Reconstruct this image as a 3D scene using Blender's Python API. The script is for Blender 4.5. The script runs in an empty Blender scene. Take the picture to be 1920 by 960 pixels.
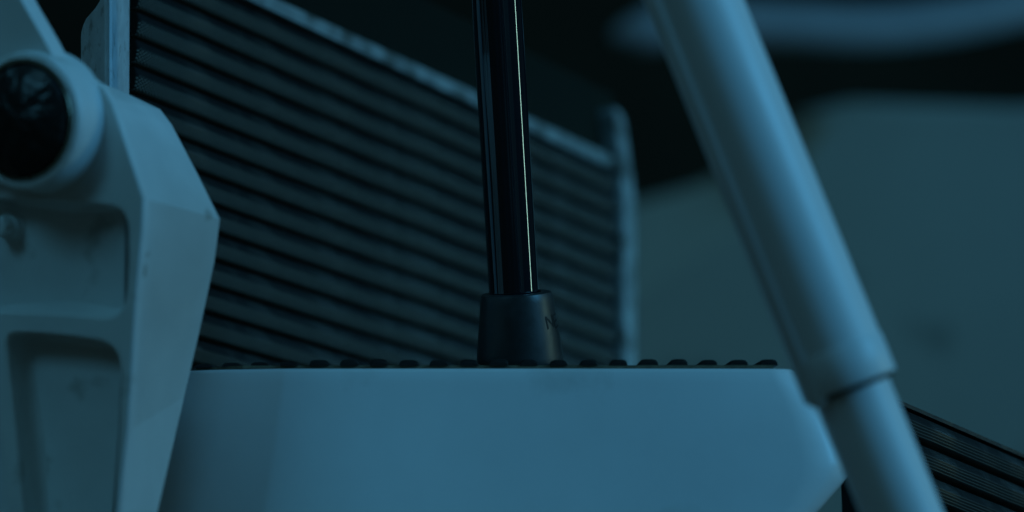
import bpy, bmesh, math, random
from mathutils import Vector, Matrix
random.seed(7)
C = bpy.data.collections.new('scene'); bpy.context.scene.collection.children.link(C)
S = bpy.context.scene
PI = math.pi
# ------------------------------------------------------------ camera
LENS, SENS = 100.0, 36.0
F = LENS / SENS * 1920.0
PITCH = math.radians(5.0)
FOCUS = 1.225
cam_d = bpy.data.cameras.new('camera'); cam = bpy.data.objects.new('camera', cam_d); C.objects.link(cam)
cam_d.lens = LENS; cam_d.sensor_width = SENS; cam_d.clip_start = 0.05; cam_d.clip_end = 60
cam.rotation_euler = (PI/2 + PITCH, 0, 0)
cam_d.dof.use_dof = True; cam_d.dof.focus_distance = FOCUS; cam_d.dof.aperture_fstop = 3.9
S.camera = cam
S.view_settings.view_transform = 'Standard'; S.view_settings.look = 'None'
S.view_settings.exposure = 0.0; S.view_settings.gamma = 1.0
# ------------------------------------------------------------ world (very dim room)
W = bpy.data.worlds.new('World'); S.world = W; W.use_nodes = True
bg = W.node_tree.nodes['Background']; bg.inputs[0].default_value = (0.30, 0.62, 0.66, 1); bg.inputs[1].default_value = 0.022
# ------------------------------------------------------------ lamps and added fills
RX = Matrix.Rotation(PITCH, 3, 'X')
def area(name, loc, aim, sx, sy, power, col):
    d = bpy.data.lights.new(name, 'AREA'); d.shape = 'RECTANGLE'; d.size = sx; d.size_y = sy
    d.energy = power; d.color = col
    o = bpy.data.objects.new(name, d); C.objects.link(o); o.location = loc
    o.rotation_euler = (Vector(aim) - Vector(loc)).to_track_quat('-Z', 'Y').to_euler()
    return o
area('key_lamp', (2.0, 0.34, 1.20), (0.0, 1.2, 0.0), 0.75, 0.75, 21.0, (0.105, 0.53, 1.0))
area('side_lamp', (2.1, 1.33, 0.36), (0.0, 1.22, 0.12), 0.07, 0.70, 3.2, (0.46, 0.85, 0.74))
area('top_fill', (-0.4, 0.3, 1.9), (0.0, 1.25, 0.0), 0.9, 0.8, 2.3, (0.15, 0.58, 0.86))  # added fill from above, lifts the bracket front and step
area('front_fill', (1.3, -0.7, 0.4), (0.1, 1.3, 0.0), 1.6, 1.6, 0.4, (0.16, 0.62, 0.86))  # added weak fill for faces turned to the camera
bl = area('bracket_fill', (-0.75, 0.42, 0.75), (-0.20, 1.12, -0.03), 0.35, 0.35, 0.085, (0.14, 0.58, 0.90)); bl.data.spread = math.radians(40)  # added narrow fill that only brightens the bracket, no real fixture
bk_ = area('rib_sheen_fill', (1.7, 2.15, 0.95), (0.19, 1.70, -0.09), 0.45, 0.45, 0.6, (0.13, 0.54, 0.88)); bk_.data.spread = math.radians(22)  # added light from behind, puts sheen on the ribs
wl = area('background_fill', (-0.7, 2.1, 1.3), (0.22, 2.75, -0.05), 0.5, 0.5, 0.075, (0.22, 0.60, 0.64)); wl.data.spread = math.radians(50)  # added fill to brighten the background panel, no fixture on a wall

# ------------------------------------------------------------ helpers
def P(px, py, D):
    """point seen at photograph pixel (1920x960) at distance D in front of the camera"""
    v = Vector(((px - 960) / F * D, D, (480 - py) / F * D))
    return RX @ v
def ray(px, py): return P(px, py, 1.0)
class Plane:
    def __init__(s, o, u, v):
        s.o = Vector(o); s.u = Vector(u).normalized()
        s.v = (Vector(v) - s.u * Vector(v).dot(s.u)).normalized(); s.n = s.u.cross(s.v)
    def hit(s, px, py, hgt=0):
        o = s.o + s.n*hgt; r = ray(px, py); k = o.dot(s.n) / r.dot(s.n); q = r * k - o
        return q.dot(s.u), q.dot(s.v)
    def mat(s):
        m = Matrix.Identity(4)
        for i in range(3): m[i][0] = s.u[i]; m[i][1] = s.v[i]; m[i][2] = s.n[i]; m[i][3] = s.o[i]
        return m
def root(name, label, cat, loc, group=None):
    o = bpy.data.objects.new(name, None); C.objects.link(o); o.location = loc; o.empty_display_size = .02
    o['label'] = label; o['category'] = cat
    if group: o['group'] = group
    return o
def link(name, me, mat, parent=None, world=None):
    o = bpy.data.objects.new(name, me); C.objects.link(o)
    if mat and not me.materials: me.materials.append(mat)
    if world is None: world = Matrix.Identity(4)
    if parent:
        o.parent = parent
        pm = Matrix.Translation(parent_loc(parent))
        o.matrix_basis = pm.inverted() @ world
    else: o.matrix_basis = world
    return o
def parent_loc(p):
    # roots are pure translations; sub-parents carry their own world matrix
    v = Vector(p.location)
    return v
def linksub(name, me, mat, parent, world):
    o = bpy.data.objects.new(name, me); C.objects.link(o)
    if not me.materials: me.materials.append(mat)
    o.parent = parent
    pw = Matrix.Translation(parent.parent.location) @ parent.matrix_basis
    o.matrix_basis = pw.inverted() @ world
    return o
def mesh(name, bm, smooth=False, bevel=0, seg=3, angle=30):
    if bevel:
        es = [e for e in bm.edges if len(e.link_faces) == 2 and e.calc_face_angle(0) > math.radians(angle)]
        bmesh.ops.bevel(bm, geom=es, offset=bevel, segments=seg, profile=.5, affect='EDGES', clamp_overlap=True)
    bmesh.ops.recalc_face_normals(bm, faces=bm.faces)
    me = bpy.data.meshes.new(name); bm.to_mesh(me); bm.free()
    if smooth:
        for p in me.polygons: p.use_smooth = True
        try: me.set_sharp_from_angle(angle=math.radians(38))
        except Exception: pass
    return me
def loft(loops, cap0=True, cap1=True, closed=True):
    bm = bmesh.new(); R = [[bm.verts.new(p) for p in l] for l in loops]; n = len(R[0])
    for a, b in zip(R, R[1:]):
        for i in range(n if closed else n - 1):
            j = (i + 1) % n; bm.faces.new((a[i], a[j], b[j], b[i]))
    if cap0: bm.faces.new(R[0])
    if cap1: bm.faces.new(R[-1][::-1])
    return bm
def lathe_mat(a, b):
    z = (Vector(b) - Vector(a)).normalized(); x = Vector((1, 0, 0)); x = (x - z * x.dot(z)).normalized(); y = z.cross(x)
    m = Matrix.Identity(4)
    for i in range(3): m[i][0] = x[i]; m[i][1] = y[i]; m[i][2] = z[i]; m[i][3] = a[i]
    return m
def lathe(prof, n=96, wob=None):
    loops = []
    for r, z in prof:
        loops.append([Vector(((r + (wob(2*PI*i/n) if wob else 0)) * math.cos(2*PI*i/n), (r + (wob(2*PI*i/n) if wob else 0)) * math.sin(2*PI*i/n), z)) for i in range(n)])
    return loft(loops)
def spline_mesh(name, splines, extr, bevel, fill='BOTH', smooth=True, res=2):
    cu = bpy.data.curves.new(name, 'CURVE'); cu.dimensions = '2D'; cu.fill_mode = fill
    cu.extrude = extr; cu.bevel_depth = bevel; cu.bevel_resolution = res
    for pts in splines:
        sp = cu.splines.new('POLY'); sp.points.add(len(pts) - 1); sp.use_cyclic_u = True
        for i, (x, y) in enumerate(pts): sp.points[i].co = (x, y, 0, 1)
    o = bpy.data.objects.new('tmp', cu); C.objects.link(o)
    dg = bpy.context.evaluated_depsgraph_get(); me = bpy.data.meshes.new_from_object(o.evaluated_get(dg))
    bpy.data.objects.remove(o); bpy.data.curves.remove(cu); me.name = name
    for p in me.polygons: p.use_smooth = smooth
    me.set_sharp_from_angle(angle=math.radians(40))
    me.materials.clear()
    return me
def round_poly(pts, rad, seg=8):
    out = []; n = len(pts)
    for i in range(n):
        p0, p, p2 = Vector(pts[i-1]), Vector(pts[i]), Vector(pts[(i+1) % n])
        r = rad[i] if isinstance(rad, (list, tuple)) else rad
        a = (p0 - p); b = (p2 - p); r2 = min(r, a.length*.48, b.length*.48)
        A = p + a.normalized()*r2; B = p + b.normalized()*r2
        if r2 < 1e-6: out.append(tuple(p)); continue
        for k in range(seg + 1):
            t = k/seg; q = A*(1-t)**2 + p*2*t*(1-t) + B*t*t; out.append(tuple(q))
    return out

# ------------------------------------------------------------ materials
def mat(name, col, rough=.4, spec=.5, coat=0, coat_r=.1, mottle=.12, scale=30, bump=0, bscale=400, metal=0, dirt=None, dirt_amt=.5, dirt_lo=.56, dirt_scale=22, bdist=.0004):
    m = bpy.data.materials.new(name); m.use_nodes = True; N = m.node_tree.nodes; L = m.node_tree.links
    b = N['Principled BSDF']; b.inputs['Roughness'].default_value = rough; b.inputs['Metallic'].default_value = metal
    b.inputs['Specular IOR Level'].default_value = spec; b.inputs['Coat Weight'].default_value = coat; b.inputs['Coat Roughness'].default_value = coat_r
    tc = N.new('ShaderNodeTexCoord')
    no = N.new('ShaderNodeTexNoise'); no.inputs['Scale'].default_value = scale; no.inputs['Detail'].default_value = 8; no.inputs['Roughness'].default_value = .6
    L.new(tc.outputs['Object'], no.inputs['Vector'])
    mr = N.new('ShaderNodeMapRange'); mr.inputs['From Min'].default_value = .3; mr.inputs['From Max'].default_value = .7
    mr.inputs['To Min'].default_value = 1 - mottle; mr.inputs['To Max'].default_value = 1 + mottle; L.new(no.outputs['Fac'], mr.inputs['Value'])
    mx = N.new('ShaderNodeVectorMath'); mx.operation = 'SCALE'; mx.inputs[0].default_value = col; L.new(mr.outputs['Result'], mx.inputs['Scale'])
    out = mx.outputs['Vector']
    if dirt:
        n2 = N.new('ShaderNodeTexNoise'); n2.inputs['Scale'].default_value = dirt_scale; n2.inputs['Detail'].default_value = 5; L.new(tc.outputs['Object'], n2.inputs['Vector'])
        r2 = N.new('ShaderNodeMapRange'); r2.inputs['From Min'].default_value = dirt_lo; r2.inputs['From Max'].default_value = dirt_lo + .14; r2.inputs['To Max'].default_value = dirt_amt
        L.new(n2.outputs['Fac'], r2.inputs['Value'])
        m2 = N.new('ShaderNodeMix'); m2.data_type = 'RGBA'; L.new(r2.outputs['Result'], m2.inputs['Factor']); L.new(out, m2.inputs['A']); m2.inputs['B'].default_value = (*dirt, 1)
        out = m2.outputs['Result']
    L.new(out, b.inputs['Base Color'])
    rr = N.new('ShaderNodeMapRange'); rr.inputs['From Min'].default_value = .3; rr.inputs['From Max'].default_value = .7
    rr.inputs['To Min'].default_value = rough*.85; rr.inputs['To Max'].default_value = min(1, rough*1.2); L.new(no.outputs['Fac'], rr.inputs['Value']); L.new(rr.outputs['Result'], b.inputs['Roughness'])
    if bump:
        n3 = N.new('ShaderNodeTexNoise'); n3.inputs['Scale'].default_value = bscale; n3.inputs['Detail'].default_value = 3; L.new(tc.outputs['Object'], n3.inputs['Vector'])
        bp = N.new('ShaderNodeBump'); bp.inputs['Strength'].default_value = bump; bp.inputs['Distance'].default_value = bdist
        L.new(n3.outputs['Fac'], bp.inputs['Height']); L.new(bp.outputs['Normal'], b.inputs['Normal'])
    return m
white = mat('white_paint', (.74, .76, .76), .45, .45, .05, .2, .03, 25, .06, 260, dirt=(.3, .29, .25), dirt_amt=.35, dirt_lo=.64, dirt_scale=24)
white_cast = mat('white_cast_paint', (.72, .75, .75), .48, .45, 0, .2, .05, 40, .18, 900, dirt=(.2, .19, .14), dirt_amt=.6, dirt_lo=.62, dirt_scale=38)
white_old = mat('chipped_white_paint', (.62, .66, .68), .5, .4, 0, .2, .12, 120, .4, 900, dirt=(.16, .14, .11), dirt_amt=.6, dirt_lo=.58, dirt_scale=160)
tube_white = mat('white_tube_paint', (.78, .8, .8), .42, .4, 0, .1, .03, 20)
far_white = mat('pale_body_paint', (.68, .72, .66), .55, .3, 0, .1, .06, 4, dirt=(.16, .18, .16), dirt_amt=.8, dirt_lo=.6, dirt_scale=9)
black_gloss = mat('black_lacquer', (.005, .008, .013), .055, .8, .1, .05, .1, 40)
cap_black = mat('black_hub_plastic', (.008, .009, .009), .34, .5, .1, .12, .1, 60, .9, 70, bdist=.003)
ferrule_m = mat('black_ferrule_rubber', (.021, .023, .024), .42, .6, 0, .1, .15, 160, .12, 1500, dirt=(.07, .07, .06), dirt_amt=.35, dirt_lo=.6, dirt_scale=120)
letter_m = mat('moulded_letter_black', (.008, .008, .008), .6, .3)
mat_rub = mat('black_mat_rubber', (.007, .007, .007), .55, .4, 0, .1, .2, 200, .5, 900, dirt=(.09, .075, .05), dirt_amt=.5, dirt_lo=.58, dirt_scale=90)
dusty = mat('dusty_mat_base', (.14, .115, .075), .8, .2, 0, .1, .35, 250, .5, 900)
dark = mat('dark_structure', (.012, .013, .009), .85, .1, 0, .1, .3, 3)
steel = mat('dull_steel', (.30, .27, .20), .35, .5, 0, .1, .1, 80, metal=.8)

def add_stains(m, spots):
    N = m.node_tree.nodes; L = m.node_tree.links; b = N['Principled BSDF']; cur = b.inputs['Base Color'].links[0].from_socket
    g = N.new('ShaderNodeNewGeometry'); ns = N.new('ShaderNodeTexNoise'); ns.inputs['Scale'].default_value = 420; ns.inputs['Detail'].default_value = 6; L.new(g.outputs['Position'], ns.inputs['Vector'])
    for p, rad, k in spots:
        d = N.new('ShaderNodeVectorMath'); d.operation = 'DISTANCE'; L.new(g.outputs['Position'], d.inputs[0]); d.inputs[1].default_value = p
        mr = N.new('ShaderNodeMapRange'); mr.inputs['From Min'].default_value = rad; mr.inputs['From Max'].default_value = 0; L.new(d.outputs['Value'], mr.inputs['Value'])
        a = N.new('ShaderNodeMath'); a.operation = 'ADD'; L.new(mr.outputs['Result'], a.inputs[0]); L.new(ns.outputs['Fac'], a.inputs[1])
        r2 = N.new('ShaderNodeMapRange'); r2.inputs['From Min'].default_value = .72; r2.inputs['From Max'].default_value = 1.15; r2.inputs['To Max'].default_value = k; L.new(a.outputs[0], r2.inputs['Value'])
        m2 = N.new('ShaderNodeMix'); m2.data_type = 'RGBA'; L.new(r2.outputs['Result'], m2.inputs['Factor']); L.new(cur, m2.inputs['A']); m2.inputs['B'].default_value = (.2, .17, .12, 1); cur = m2.outputs['Result']
    L.new(cur, b.inputs['Base Color'])
stained = mat('stained_white_cast_paint', (.72, .75, .75), .48, .45, 0, .2, .05, 40, .18, 900)
add_stains(stained, [(P(272, 508, 1.105), .0052, .75), (P(262, 545, 1.103), .004, .5), (P(268, 570, 1.104), .0032, .6), (P(282, 480, 1.107), .003, .5), (P(388, 402, 1.14), .004, .4)])
dim_white = mat('grey_rail_paint', (.36, .40, .44), .5, .3, 0, .1, .08, 30)
end_white = mat('grey_end_cap_paint', (.26, .29, .29), .5, .3, 0, .1, .3, 60, .4, 900, dirt=(.06, .06, .05), dirt_amt=.8, dirt_lo=.5, dirt_scale=70)
def rib_material(name, lines):
    m = bpy.data.materials.new(name); m.use_nodes = True; N = m.node_tree.nodes; L = m.node_tree.links
    b = N['Principled BSDF']; b.inputs['Specular IOR Level'].default_value = .28
    uv = N.new('ShaderNodeUVMap'); sep = N.new('ShaderNodeSeparateXYZ'); L.new(uv.outputs['UV'], sep.inputs[0])
    def math_(op, a, c=None):
        n = N.new('ShaderNodeMath'); n.operation = op
        for k, v in enumerate((a, c)):
            if v is None: continue
            if isinstance(v, (int, float)): n.inputs[k].default_value = v
            else: L.new(v, n.inputs[k])
        return n.outputs[0]
    tc = N.new('ShaderNodeTexCoord')
    # knurled grid on the lower half of each rib (uv.y: 0..1 across the rib, uv.x in metres along it)
    wob = N.new('ShaderNodeTexNoise'); wob.inputs['Scale'].default_value = 60; L.new(tc.outputs['Object'], wob.inputs['Vector'])
    sx = math_('SINE', math_('ADD', math_('MULTIPLY', sep.outputs['X'], 2*PI/.0024), math_('MULTIPLY', wob.outputs['Fac'], 9)))
    sy = math_('SINE', math_('MULTIPLY', sep.outputs['Y'], 2*PI*7.5))
    dots = math_('MAXIMUM', math_('MULTIPLY', sx, sy), 0)
    if lines: dots = math_('MULTIPLY', math_('MAXIMUM', math_('SINE', math_('ADD', math_('MULTIPLY', sep.outputs['Y'], 2*PI*11), math_('MULTIPLY', wob.outputs['Fac'], 3))), 0), .22)
    mk = N.new('ShaderNodeMapRange'); mk.inputs['From Min'].default_value = .60; mk.inputs['From Max'].default_value = .50; L.new(sep.outputs['Y'], mk.inputs['Value'])
    pat = N.new('ShaderNodeTexNoise'); pat.inputs['Scale'].default_value = 35; pat.inputs['Detail'].default_value = 6; L.new(tc.outputs['Object'], pat.inputs['Vector'])
    pr = N.new('ShaderNodeMapRange'); pr.inputs['From Min'].default_value = .46; pr.inputs['From Max'].default_value = .60; L.new(pat.outputs['Fac'], pr.inputs['Value'])
    d2 = math_('MULTIPLY', dots, mk.outputs['Result'])
    fine = N.new('ShaderNodeTexNoise'); fine.inputs['Scale'].default_value = 1200; L.new(tc.outputs['Object'], fine.inputs['Vector'])
    h = math_('ADD', d2, math_('MULTIPLY', fine.outputs['Fac'], .25))
    bp = N.new('ShaderNodeBump'); bp.inputs['Strength'].default_value = .8; bp.inputs['Distance'].default_value = .00035
    L.new(h, bp.inputs['Height']); L.new(bp.outputs['Normal'], b.inputs['Normal'])
    # dust settles unevenly
    cr = N.new('ShaderNodeMix'); cr.data_type = 'RGBA'; cr.inputs['A'].default_value = (.003, .0035, .004, 1); cr.inputs['B'].default_value = (.026, .027, .025, 1)
    L.new(pr.outputs['Result'], cr.inputs['Factor'])
    kn = N.new('ShaderNodeMix'); kn.data_type = 'RGBA'; L.new(math_('MULTIPLY', mk.outputs['Result'], .8), kn.inputs['Factor']); L.new(cr.outputs['Result'], kn.inputs['A']); kn.inputs['B'].default_value = (.006, .006, .005, 1)
    c2 = N.new('ShaderNodeMix'); c2.data_type = 'RGBA'; c2.inputs['B'].default_value = (.34, .33, .28, 1); L.new(kn.outputs['Result'], c2.inputs['A'])
    L.new(math_('MULTIPLY', math_('MULTIPLY', d2, 1.0), 1), c2.inputs['Factor'])
    L.new(c2.outputs['Result'], b.inputs['Base Color'])
    rg = N.new('ShaderNodeMapRange'); rg.inputs['To Min'].default_value = .75; rg.inputs['To Max'].default_value = .40; L.new(pr.outputs['Result'], rg.inputs['Value']); L.new(rg.outputs['Result'], b.inputs['Roughness'])
    return m
ribm = rib_material('ribbed_tread_rubber', False); ribl = rib_material('lined_tread_rubber', True)

# ------------------------------------------------------------ backdrop
backdrop_m = mat('murky_dark_wall', (.045, .04, .028), .9, .1, 0, .1, .5, 1.2)
bk = mesh('backdrop', loft([[P(-2500, -2200, 4.2), P(4500, -2200, 4.2), P(4500, 3000, 4.2), P(-2500, 3000, 4.2)],
                            [P(-2500, -2200, 4.3), P(4500, -2200, 4.3), P(4500, 3000, 4.3), P(-2500, 3000, 4.3)]]))
o = link('backdrop', bk, backdrop_m); o['kind'] = 'structure'

# ------------------------------------------------------------ pale body far behind
r = root('body_panel', 'large blurred grey-green body panel filling the right background behind the strut', 'body panel', P(1600, 1100, 2.3))
fr = [(1120, 600), (1260, 515), (1400, 420), (1490, 320), (1560, 232), (1640, 206), (1900, 212), (2200, 190), (2300, 1150), (1060, 1150)]
bkp = [(1120, 400), (1240, 368), (1340, 338), (1440, 275), (1510, 210), (1590, 190), (1900, 200), (2200, 178), (2340, 1150), (1030, 1150)]
l0 = [P(x, y, 2.80 - (x-1100)/900*.28) for x, y in fr]
l1 = [P(x, y, 2.865 - (x-1100)/900*.27) for x, y in bkp]
l2 = [p + RX @ Vector((0, .25, 0)) for p in l1]
me = mesh('shell', loft([l0, l1, l2]), True, .008, 3, 12); me.set_sharp_from_angle(angle=math.radians(9))
link('shell', me, far_white, r)

# curved rail
r = root('curved_rail', 'blurred blue curved rail across the dark upper right corner', 'rail', P(1500, 60, 2.2))
ctr = [(1150, 66), (1210, 56), (1300, 46), (1450, 46), (1600, 52), (1720, 45), (1850, 25), (2000, -15), (2200, -100)]
loops = []
def cr_pts(pts, k):
    out = []
    for i in range(len(pts)-1):
        p0 = pts[max(i-1, 0)]; p1 = pts[i]; p2 = pts[i+1]; p3 = pts[min(i+2, len(pts)-1)]
        for j in range(k):
            t = j/k; out.append(tuple(.5*((2*p1[a]) + (-p0[a]+p2[a])*t + (2*p0[a]-5*p1[a]+4*p2[a]-p3[a])*t*t + (-p0[a]+3*p1[a]-3*p2[a]+p3[a])*t**3) for a in range(2)))
    out.append(pts[-1]); return out
for i_, (x, y) in enumerate(cr_pts(ctr, 5)):
    c = P(x, y, 2.7); tp = min(1, .25 + i_*.15); loops.append([c + RX @ Vector((0, .022*tp*math.cos(a), .0215*tp*math.sin(a))) for a in [2*PI*i/20 for i in range(20)]])
link('rail', mesh('rail', loft(loops), True), dim_white, r)

# ------------------------------------------------------------ ribbed steps
def rib_mesh(name, L, p, dep=.0028):
    prof = [(.09, -.0035), (.10, -dep*.1), (.13, dep*.25), (.20, dep*.42), (.50, dep*.96), (.54, dep), (.58, dep*.97), (.66, dep*.80), (.80, dep*.42), (.93, dep*.02), (.965, -dep*.3), (.985, -.0035)]
    bm = bmesh.new(); uvl = bm.loops.layers.uv.new('UVMap')
    xs = [0, .0012] + [L*k/6 for k in range(1, 6)] + [L-.0012, L]
    rows = []
    for i, x in enumerate(xs):
        e = 1 if 0 < i < len(xs)-1 else .45
        rows.append([bm.verts.new((x, t*p, n*e if n > 0 else n)) for t, n in prof])
    for i in range(len(xs)-1):
        for j in range(len(prof)-1):
            f = bm.faces.new((rows[i][j], rows[i+1][j], rows[i+1][j+1], rows[i][j+1])); f.smooth = True
            for lp, (ii, jj) in zip(f.loops, ((i, j), (i+1, j), (i+1, j+1), (i, j+1))): lp[uvl].uv = (xs[ii], prof[jj][0])
    bm.faces.new(rows[0]); bm.faces.new(rows[-1][::-1])
    me = bpy.data.meshes.new(name); bmesh.ops.recalc_face_normals(bm, faces=bm.faces); bm.to_mesh(me); bm.free(); return me
def boxm(x0, x1, y0, y1, z0, z1, bev=0, seg=2):
    bm = loft([[Vector((x0, y0, z0)), Vector((x1, y0, z0)), Vector((x1, y1, z0)), Vector((x0, y1, z0))],
               [Vector((x0, y0, z1)), Vector((x1, y0, z1)), Vector((x1, y1, z1)), Vector((x0, y1, z1))]])
    return mesh('box', bm, bev > 0, bev, seg)

# raised step in the middle
pl = Plane(P(247, 170, 1.275), RX @ Vector((.603, 1, -.232)), RX @ Vector((0, .22, 1)))
s_end = pl.hit(1160, 500)[0]; t_top = pl.hit(890, 188)[1]; t_bot = pl.hit(360, 770)[1]
pitch = .0129
M4 = pl.mat()
r = root('ribbed_step', 'dark ribbed step standing on edge behind the walking stick, receding to the right', 'step', P(700, 800, 1.45), 'ribbed steps')
link('backing', boxm(-.001, s_end, t_bot-.01, t_top+.045, -.016, -.0036, .0005), dark, r, M4)
rm = rib_mesh('rib', s_end-.004, pitch)
k = 0; t = t_top - .0055 - pitch
while t > t_bot:
    w = M4 @ Matrix.Translation((.0015 + random.uniform(-.0004, .0004), t, random.uniform(-.0001, .0001)))
    link('rib', rm, ribm, r, w); t -= pitch; k += 1
print('ribs', k, 's_end', s_end, 't', t_bot, t_top)
link('top_rail', boxm(.0, s_end+.003, t_top-.0040, t_top+.0030, -.004, .003, .0012), end_white, r, M4)
# rounded right end cap
ec = round_poly([(s_end-.003, t_bot-.01), (s_end+.007, t_bot-.01), (s_end+.007, t_top-.016), (s_end-.006, t_top+.028), (s_end-.016, t_top+.031), (s_end-.005, t_top-.006)], [0, .002, .008, .006, .004, .002])
me = spline_mesh('end_cap', [ec], .010, .002); link('end_cap', me, end_white, r, M4 @ Matrix.Translation((0, 0, -.005)))
# left end plate: an angle with its corner towards the camera
y0, y1 = -80, 800
def prism(pts_top, pts_bot): return loft([pts_top, pts_bot])
top = [P(205, y0, 1.205), P(243, y0, 1.252), P(232, y0, 1.27), P(158, y0, 1.262), P(158, y0, 1.235)]
bot = [P(205, y1, 1.205), P(240, y1, 1.252), P(232, y1, 1.27), P(158, y1, 1.262), P(158, y1, 1.235)]
lv = []
for yy in (-80, 800):
    lv.append([P(205, yy, 1.205), P(243 - (3 if yy > 0 else 0), yy, 1.252), P(230, yy, 1.268), P(206, yy, 1.245)])
link('end_plate', mesh('end_plate', loft(lv), True, .0008, 3), white_old, r)
fl = Plane(P(204.5, 170, 1.2065), P(158, 170, 1.236) - P(204.5, 170, 1.2065), RX @ Vector((0, 0, 1)))
pts = [fl.hit(*q) for q in ((203, -14), (188, 14), (167, 38), (159, 60), (158, 760), (204, 760))]
link('side_flange', spline_mesh('side_flange', [round_poly(pts, [.001, .003, .003, .003, .001, .001])], .0012, .0005), white_old, r, fl.mat())

# ribbed step in the lower right corner
a = P(1640, 738, 1.20); pl2 = Plane(a, P(2000, 893, 1.30) - a, RX @ Vector((-.05, .35, 1)))
M2 = pl2.mat()
r = root('ribbed_step', 'dark ribbed step low in the right corner, below the pale panel', 'step', P(1850, 1100, 1.3), 'ribbed steps')
Ls = .16
link('backing', boxm(.001, Ls, -.09, .0, -.02, -.0036, .0005), mat_rub, r, M2)
rm2 = rib_mesh('rib', Ls, .0129)
for k in range(6):
    link('rib', rm2, ribl, r, M2 @ Matrix.Translation((.002, -.0135*0 - .0129*(k+1) - .0008, 0)))
link('top_edge', boxm(.001, Ls, -.0006, .0012, -.018, .0012, .0004), mat_rub, r, M2)

# ------------------------------------------------------------ front step with the walking stick
D_TOP = 1.185
r = root('white_step', 'smooth white-painted step block with black ribbed rubber mat, under the walking stick tip', 'step', P(960, 1200, 1.25), 'white steps')
ztop = P(960, 691, D_TOP).z
def at_z(px, D, z):   # point in the column px at distance about D, on the level z
    p = P(px, 691, D); return Vector((p.x, p.y, z))
def P_y(px, py, yw):
    v = ray(px, py); return v * (yw / v.y)
yf = P(960, 691, D_TOP).y
# outline of the front face seen in the photo: (pixel x, pixel y, setback)
xl = lambda px, D=D_TOP: (px-960)/F*D
rows = [(0.0, 0.0), (.0012, -.0005), (.004, -.0018)]
# plan profile of the front, left to right
plan = [(235, .090), (280, .050), (320, .029), (350, .0185), (390, .0115), (430, .0077), (480, .0042), (528, .0009), (542, 0), (700, -.0004), (1000, -.0008), (1300, -.0004), (1440, 0), (1468, .0015), (1485, .006), (1492, .014)]
slope = .25   # front leans: the lower it gets, the nearer
def front_loop(dz, out_r, out_l, inset=0):
    L_ = []
    for px, sb in plan:
        x = xl(px); f = max(0, (px-960)/530); g = max(0, (700-px)/350)
        x += out_r*max(0, f)**6 - out_l*g
        L_.append(Vector((x, yf + sb + inset + dz*slope, ztop + dz)))
    L_.append(Vector((L_[-1].x, yf+.22, ztop+dz))); L_.append(Vector((L_[0].x, yf+.22, ztop+dz)))
    return L_
prof = [(0, 0, .0014), (-.0005, .0006, .0004), (-.0016, .0012, 0), (-.006, .0045, 0), (-.012, .0095, 0), (-.020, .0150, 0), (-.028, .0190, 0), (-.034, .0215, 0), (-.039, .0228, 0), (-.043, .0222, 0), (-.048, .0185, 0), (-.056, .0115, 0), (-.065, .003, 0), (-.080, -.012, 0), (-.1, -.035, 0)]
loops = [front_loop(dz, o_, -dz*.22, ins) for dz, o_, ins in prof]
bm = loft(loops); me = mesh('body', bm, True); me.set_sharp_from_angle(angle=math.radians(50))
link('body', me, white, r)
# rubber mat base and ribs running away from the viewer
x0 = xl(352); x1 = xl(1452)
mb = loft([[Vector((x0, yf+.030, ztop+.0003)), Vector((x0+.022, yf+.0075, ztop+.0003)), Vector((x1, yf+.0028, ztop+.0003)), Vector((x1+.002, yf+.21, ztop+.0003)), Vector((x0, yf+.21, ztop+.0003))],
           [Vector((x0, yf+.0305, ztop+.0016)), Vector((x0+.022, yf+.008, ztop+.0016)), Vector((x1, yf+.0033, ztop+.0016)), Vector((x1+.002, yf+.21, ztop+.0016)), Vector((x0, yf+.21, ztop+.0016))]])
link('mat_base', mesh('mat_base', mb, False), dusty, r)
def tread_rib(L, w, h):
    loops = []
    for y, e in ((0, .5), (.0008, .85), (.002, 1), (L, 1)):
        loops.append([Vector((x*w*(.9+.1*e), y, z*h*e)) for x, z in ((-.5, 0), (-.47, .55), (-.36, .9), (-.18, 1), (.18, 1), (.36, .9), (.47, .55), (.5, 0))])
    return mesh('rib', loft(loops), True)
trm = tread_rib(.20, .0080, .0026)
px = 370
while px < 1450:
    sb = .0045 if px > 520 else .0045 + (520-px)/150*.018
    w = Matrix.Translation((xl(px), yf+sb+random.uniform(-.0006, .0006), ztop+.0015)) @ Matrix.Rotation(random.uniform(-.02, .02), 4, 'Y') @ Matrix.Diagonal((random.uniform(.92, 1.06), 1, random.uniform(.9, 1.08)*(.7 if px < 540 else 1), 1))
    link('rib', trm, mat_rub, r, w); px += 56.5

# ------------------------------------------------------------ walking stick
DC = 1.232
base = P(976, 677, DC); zb = ztop + .0015 + .0026
base.z = zb
top = P(968, 548, DC)
r = root('walking_stick', 'glossy black walking stick shaft standing in a dull black rubber tip on the white step', 'walking stick', base)
k1 = DC / F
sb_, st_ = P(963.5, 552, DC), P(924, -120, DC-.012)
h = (top - base).length
top = base + (st_-sb_).normalized()*h; fm = lathe_mat(base, top)
tl = -((st_-sb_).normalized().x); 
fprof = [(76*k1, 0), (80.5*k1, .0006), (81.3*k1, .0016), (80.5*k1, .004), (78*k1, .010), (75*k1, .016), (72*k1, .021), (69*k1, h-.004), (67.6*k1, h-.0018), (65.5*k1, h-.0004), (62*k1, h), (47*k1, h), (46*k1, h-.003)]
fme = mesh('rubber_tip', lathe(fprof, 128), True)
for v in fme.vertices: v.co.z -= v.co.x*tl*max(0, 1-v.co.z/.012)
fer = link('rubber_tip', fme, ferrule_m, r, fm)
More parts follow.
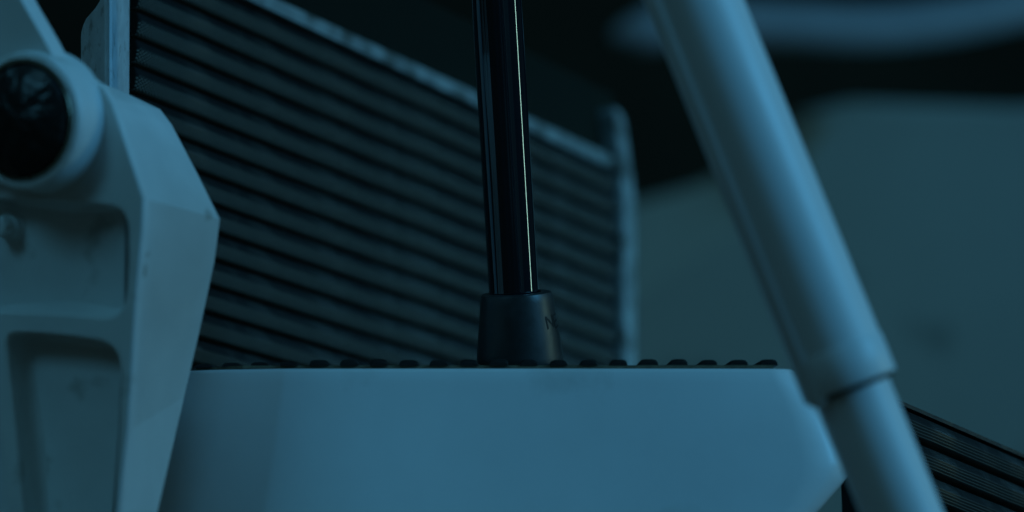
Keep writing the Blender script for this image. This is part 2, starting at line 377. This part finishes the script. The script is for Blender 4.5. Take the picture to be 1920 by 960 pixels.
# lettering moulded on the tip
def rad_at(z):
    for (ra, za), (rb, zb_) in zip(fprof[1:], fprof[2:]):
        if za <= z <= zb_: return ra + (rb-ra)*(z-za)/(zb_-za)
    return fprof[3][0]
def letter(strokes, a0, a1, z0, z1, shear=-.10):
    # strokes in a unit box, mapped round the cone
    bm = bmesh.new()
    def mp(u, v, d):
        z = z0 + (z1-z0)*v - shear*(u)*(z1-z0)*.0 ; a_ = a0 + (a1-a0)*(u + shear*v)
        z += (u-.5)*.0006
        rr = rad_at(z) + d; return Vector((rr*math.cos(a_), rr*math.sin(a_), z))
    for (ua, va), (ub, vb) in strokes:
        d = Vector((ub-ua, vb-va)); d.normalize(); nn = Vector((-d.y, d.x))*.075
        nn = Vector((nn.x*1.3, nn.y))
        for s in range(4):
            q0 = Vector((ua, va)).lerp(Vector((ub, vb)), s/4); q1 = Vector((ua, va)).lerp(Vector((ub, vb)), (s+1)/4)
            vs = [mp(*(q), dd) for dd in (.00012,) for q in ((q0+nn), (q1+nn), (q1-nn), (q0-nn))]
            vb2 = [mp(*(q), -.0002) for q in ((q0+nn), (q1+nn), (q1-nn), (q0-nn))]
            A_ = [bm.verts.new(v) for v in vs]; B_ = [bm.verts.new(v) for v in vb2]
            bm.faces.new(A_)
            for i in range(4): bm.faces.new((A_[i], B_[i], B_[(i+1) % 4], A_[(i+1) % 4]))
    return mesh('letter', bm)
def ang(px_off, rr): return -PI/2 + math.asin(min(.995, px_off/rr))
zc0, zc1 = .0160, .0213
linksub('letter', letter([((0, 0), (0, 1)), ((0, 1), (1, 0)), ((1, 0), (1, 1))], ang(54.5, 74), ang(65.5, 74), zc0, zc1), letter_m, fer, fm)
linksub('letter', letter([((0, 0), (0, 1)), ((0, 1), (1, 1)), ((0, .5), (.85, .5)), ((0, 0), (1, 0))], ang(68.0, 74), ang(72.3, 74)+.06, zc0, zc1), letter_m, fer, fm)
# shaft
sb_, st_ = P(963.5, 552, DC), P(924, -120, DC-.012)
sm = lathe_mat(sb_ - (st_-sb_).normalized()*.006, st_)
def wob(a):
    # shallow added flutes imitating reflection streaks along the left front of the tube
    d = 0
    for c, w_, k in ((-PI/2-.05, .05, .0001), (-PI/2-.28, .05, .00009), (-PI/2-.52, .06, .00009), (-PI/2+.14, .035, .00005)):
        x = (a - (c % (2*PI)) + PI) % (2*PI) - PI; d -= k*math.exp(-(x/w_)**2)
    return d
Lsh = (st_-sb_).length
link('shaft', mesh('shaft', lathe([(46.6*k1, 0), (46.6*k1, .03), (46.6*k1, Lsh*.5), (46.6*k1, Lsh)], 360, wob), True), black_gloss, r, sm)

# ------------------------------------------------------------ support bracket on the left
A, B, Cc = P(0, 400, 1.130), P(265, 400, 1.100), P(240, 900, 1.095)
bp_ = Plane(A, B - A, A - Cc + (B - A)*.9)
bp_ = Plane(A, B - A, (P(0, 100, 1.130) - P(0, 700, 1.130)))
MB = bp_.mat()
r = root('support_bracket', 'white cast bracket with two recessed pockets and black round hub cap at the left', 'bracket', P(60, 1150, 1.12))
H = bp_.hit
fo = [(166, 150), (190, 168), (206, 195), (236, 285), (265, 372), (262, 430), (250, 560), (243, 680), (235, 800), (218, 960), (205, 1100), (-160, 1100), (-160, 100), (40, 90)]
out = [H(*q) for q in fo]
pk1 = round_poly([H(*q) for q in ((-120, 362), (150, 374), (243, 385), (246, 480), (238, 603), (90, 592), (-120, 588))], [.004, .008, .0115, .01, .012, .006, .004])
pk2 = round_poly([H(*q) for q in ((4, 618), (110, 622), (232, 640), (228, 800), (212, 1060), (48, 1060), (24, 800))], [.008, .01, .013, .01, .004, .004, .01])
pk3 = round_poly([H(*q) for q in ((-140, 640), (-22, 645), (2, 800), (32, 1060), (-140, 1060))], [.004, .008, .02, .004, .004])
T = .0022
face = spline_mesh('front_face', [out, pk1, pk2, pk3], T-.0012, .0012, res=3)
link('front_web', face, white_cast, r, MB @ Matrix.Translation((0, 0, -T)))
ra, rb = 1.100, 1.142
n_ = bp_.n
def side(i, f):
    return None
rear = [(170, 150, 1.165), (212, 164, 1.168), (248, 180, 1.170), (300, 205, 1.170), (322, 234, 1.166), (368, 322, 1.156), (412, 411, 1.146), (402, 490, 1.151), (374, 620, 1.156), (345, 745, 1.162), (295, 960, 1.122), (262, 1100, 1.105)]
front = [(166, 150), (178, 158), (190, 168), (200, 182), (208, 200), (236, 286), (265, 372), (258, 470), (246, 640), (235, 808), (218, 960), (205, 1100)]
inset_pt = lambda q: MB @ Vector((*H(*q), -.0022))
L0 = [inset_pt((q[0]+.6, q[1])) for q in front]
L1 = [P(*q) for q in rear]
# made-up fold in the side face imitates a shadow edge at (235,808)-(345,745)
bm = bmesh.new()
fv = [bm.verts.new(p) for p in L0]; rv = [bm.verts.new(p) for p in L1]
bv = [bm.verts.new(p + RX @ Vector((-.012, .03, 0))) for p in L1]
iv = [bm.verts.new(p - n_*.022 + bp_.u*(-.006)) for p in L0]
for i in range(len(fv)-1):
    bm.faces.new((fv[i], rv[i], rv[i+1], fv[i+1])); bm.faces.new((rv[i], bv[i], bv[i+1], rv[i+1]))
me = mesh('side_face', bm, True, .0005, 3, 7); me.set_sharp_from_angle(angle=math.radians(9))
link('side_face', me, stained, r)
# pocket floor plate
fp = [H(*q, -.0150) for q in ((172, 175), (200, 240), (240, 380), (238, 560), (228, 800), (205, 1100), (-160, 1100), (-160, 100), (40, 100))]
link('pocket_floor', spline_mesh('pocket_floor', [fp], .002, 0), white_cast, r, MB @ Matrix.Translation((0, 0, -.0150)))
# pocket walls (deep skirts that follow each pocket)
def skirt(loop, d0, d1, flare):
    c = Vector((sum(p[0] for p in loop)/len(loop), sum(p[1] for p in loop)/len(loop)))
    ls = []
    for k in range(7):
        tt = k/6; d = d0 + (d1-d0)*tt; fl_ = flare*(1 - math.sqrt(max(0, 1-tt**3)))
        ls.append([Vector((p[0] + (c.x-p[0])*fl_/max(.01, (c-Vector(p)).length), p[1] + (c.y-p[1])*fl_/max(.01, (c-Vector(p)).length), d)) for p in loop])
    return mesh('pocket_wall', loft(ls, False, False), True)
for pk in (pk1, pk2, pk3):
    link('pocket_wall', skirt(pk, -T*2+.001, -.0131, .006), white_cast, r, MB)
# bolt seen in the upper pocket
bc = MB @ Vector((*H(10, 424, -.0080), -.0130))
bmx = lathe_mat(bc, bc + n_)
b1 = link('bolt', mesh('bolt', lathe([(.0052, 0), (.0052, .004), (.0042, .0043), (.0042, .0085), (.0036, .0095), (.001, .0098)], 12), True, 0), white_cast, r, bmx)
linksub('washer', mesh('washer', lathe([(.0062, -.0003), (.0062, .0009), (.0058, .0012), (.003, .0012)], 40), True), white_cast, b1, bmx)
# arm coming down from the upper left, laid on the front face
ao = [H(*q, .0105) for q in ((-220, -120), (-4, -120), (36, 0), (78, 72), (118, 148), (130, 200), (70, 300), (-60, 320), (-220, 300))]
ah = .005
arm = spline_mesh('arm', [round_poly(ao, .004)], ah-.001, .001, res=3)
bm = bmesh.new(); bm.from_mesh(arm)
link('arm', arm, white_cast, r, MB @ Matrix.Translation((.0, 0, ah+.0005)))
bm.free()
# hub ring, seat groove and cap
hc = Vector((*H(42, 226, .0150), 0)); kk = 1.112/F*1.03
hm = MB @ Matrix.Translation((hc.x, hc.y, 0))
link('hub_ring', mesh('hub_ring', lathe([(133*kk, -.001), (131*kk, .0008), (128*kk, .0018), (127*kk, .0110), (126*kk, .0130), (122*kk, .0146), (113*kk, .0153), (111*kk, .0148), (110*kk, .010), (109*kk, .004)], 128), True), white_cast, r, hm)
link('hub_seal', mesh('hub_seal', lathe([(110*kk, .008), (110*kk, .0150), (108.5*kk, .0158), (105.5*kk, .0158), (102*kk, .010)], 96), True), steel, r, hm)
capp = [(105*kk, .009)] + [(104*kk*math.cos(a_), .0135 + .009*math.sin(a_)) for a_ in [PI/2*i/12 for i in range(12)]] + [(.0005, .0225)]
me = mesh('hub_cap', lathe(capp, 96), True)
from mathutils import noise
for v in me.vertices:
    if v.co.z > .012: v.co += v.co.normalized()*.0009*noise.fractal(v.co*200, 1.0, 2.0, 3)
link('hub_cap', me, cap_black, r, hm)

# ------------------------------------------------------------ telescopic strut in the foreground
a0, a1 = P(1300, 0, 1.065), P(1690, 960, 1.045)
ax = (a1-a0)
def on(t): return a0 + ax*t
r = root('telescopic_strut', 'blurred white telescopic strut crossing diagonally in front of the step', 'strut', on(1.15))
def cyl(name, t0, t1, prof_r, m, cap=True):
    A_, B_ = on(t0), on(t1); M_ = lathe_mat(A_, B_); L_ = (B_-A_).length
    return link(name, mesh(name, lathe([(rr, z if z >= 0 else L_+z) for rr, z in prof_r(L_)], 96), True), m, r, M_)
RS = .0175
tend = .760
cyl('sleeve', -.15, tend-.06, lambda L_: [(RS, 0), (RS, .05), (RS, L_*.6), (RS, L_-.001), (RS-.001, L_)], tube_white)
cyl('collar', tend-.075, tend, lambda L_: [(RS-.002, 0), (RS+.0002, .0002), (RS+.0005, .0008), (RS+.0006, L_-.0006), (RS+.0003, L_-.0001), (RS-.0001, L_), (RS-.003, L_)], tube_white)
cyl('inner_tube', tend-.03, 1.2, lambda L_: [(.0144, 0), (.0144, .02), (.0144, L_)], tube_white)
cyl('seal_ring', tend-.006, tend+.008, lambda L_: [(RS-.0022, 0), (RS-.0012, .0003), (RS-.0012, L_-.0004), (RS-.0018, L_)], mat_rub)
off = RX @ Vector((-.0128, -.0095, -.004))  # added strip whose shape imitates a rim of reflected light on the sleeve
A_, B_ = on(-.15)+off, on(.772)+off
link('rim_strip', mesh('rim_strip', lathe([(.0025, 0), (.0042, .0015), (.0042, (B_-A_).length-.002), (.003, (B_-A_).length)], 40), True), tube_white, r, lathe_mat(A_, B_))
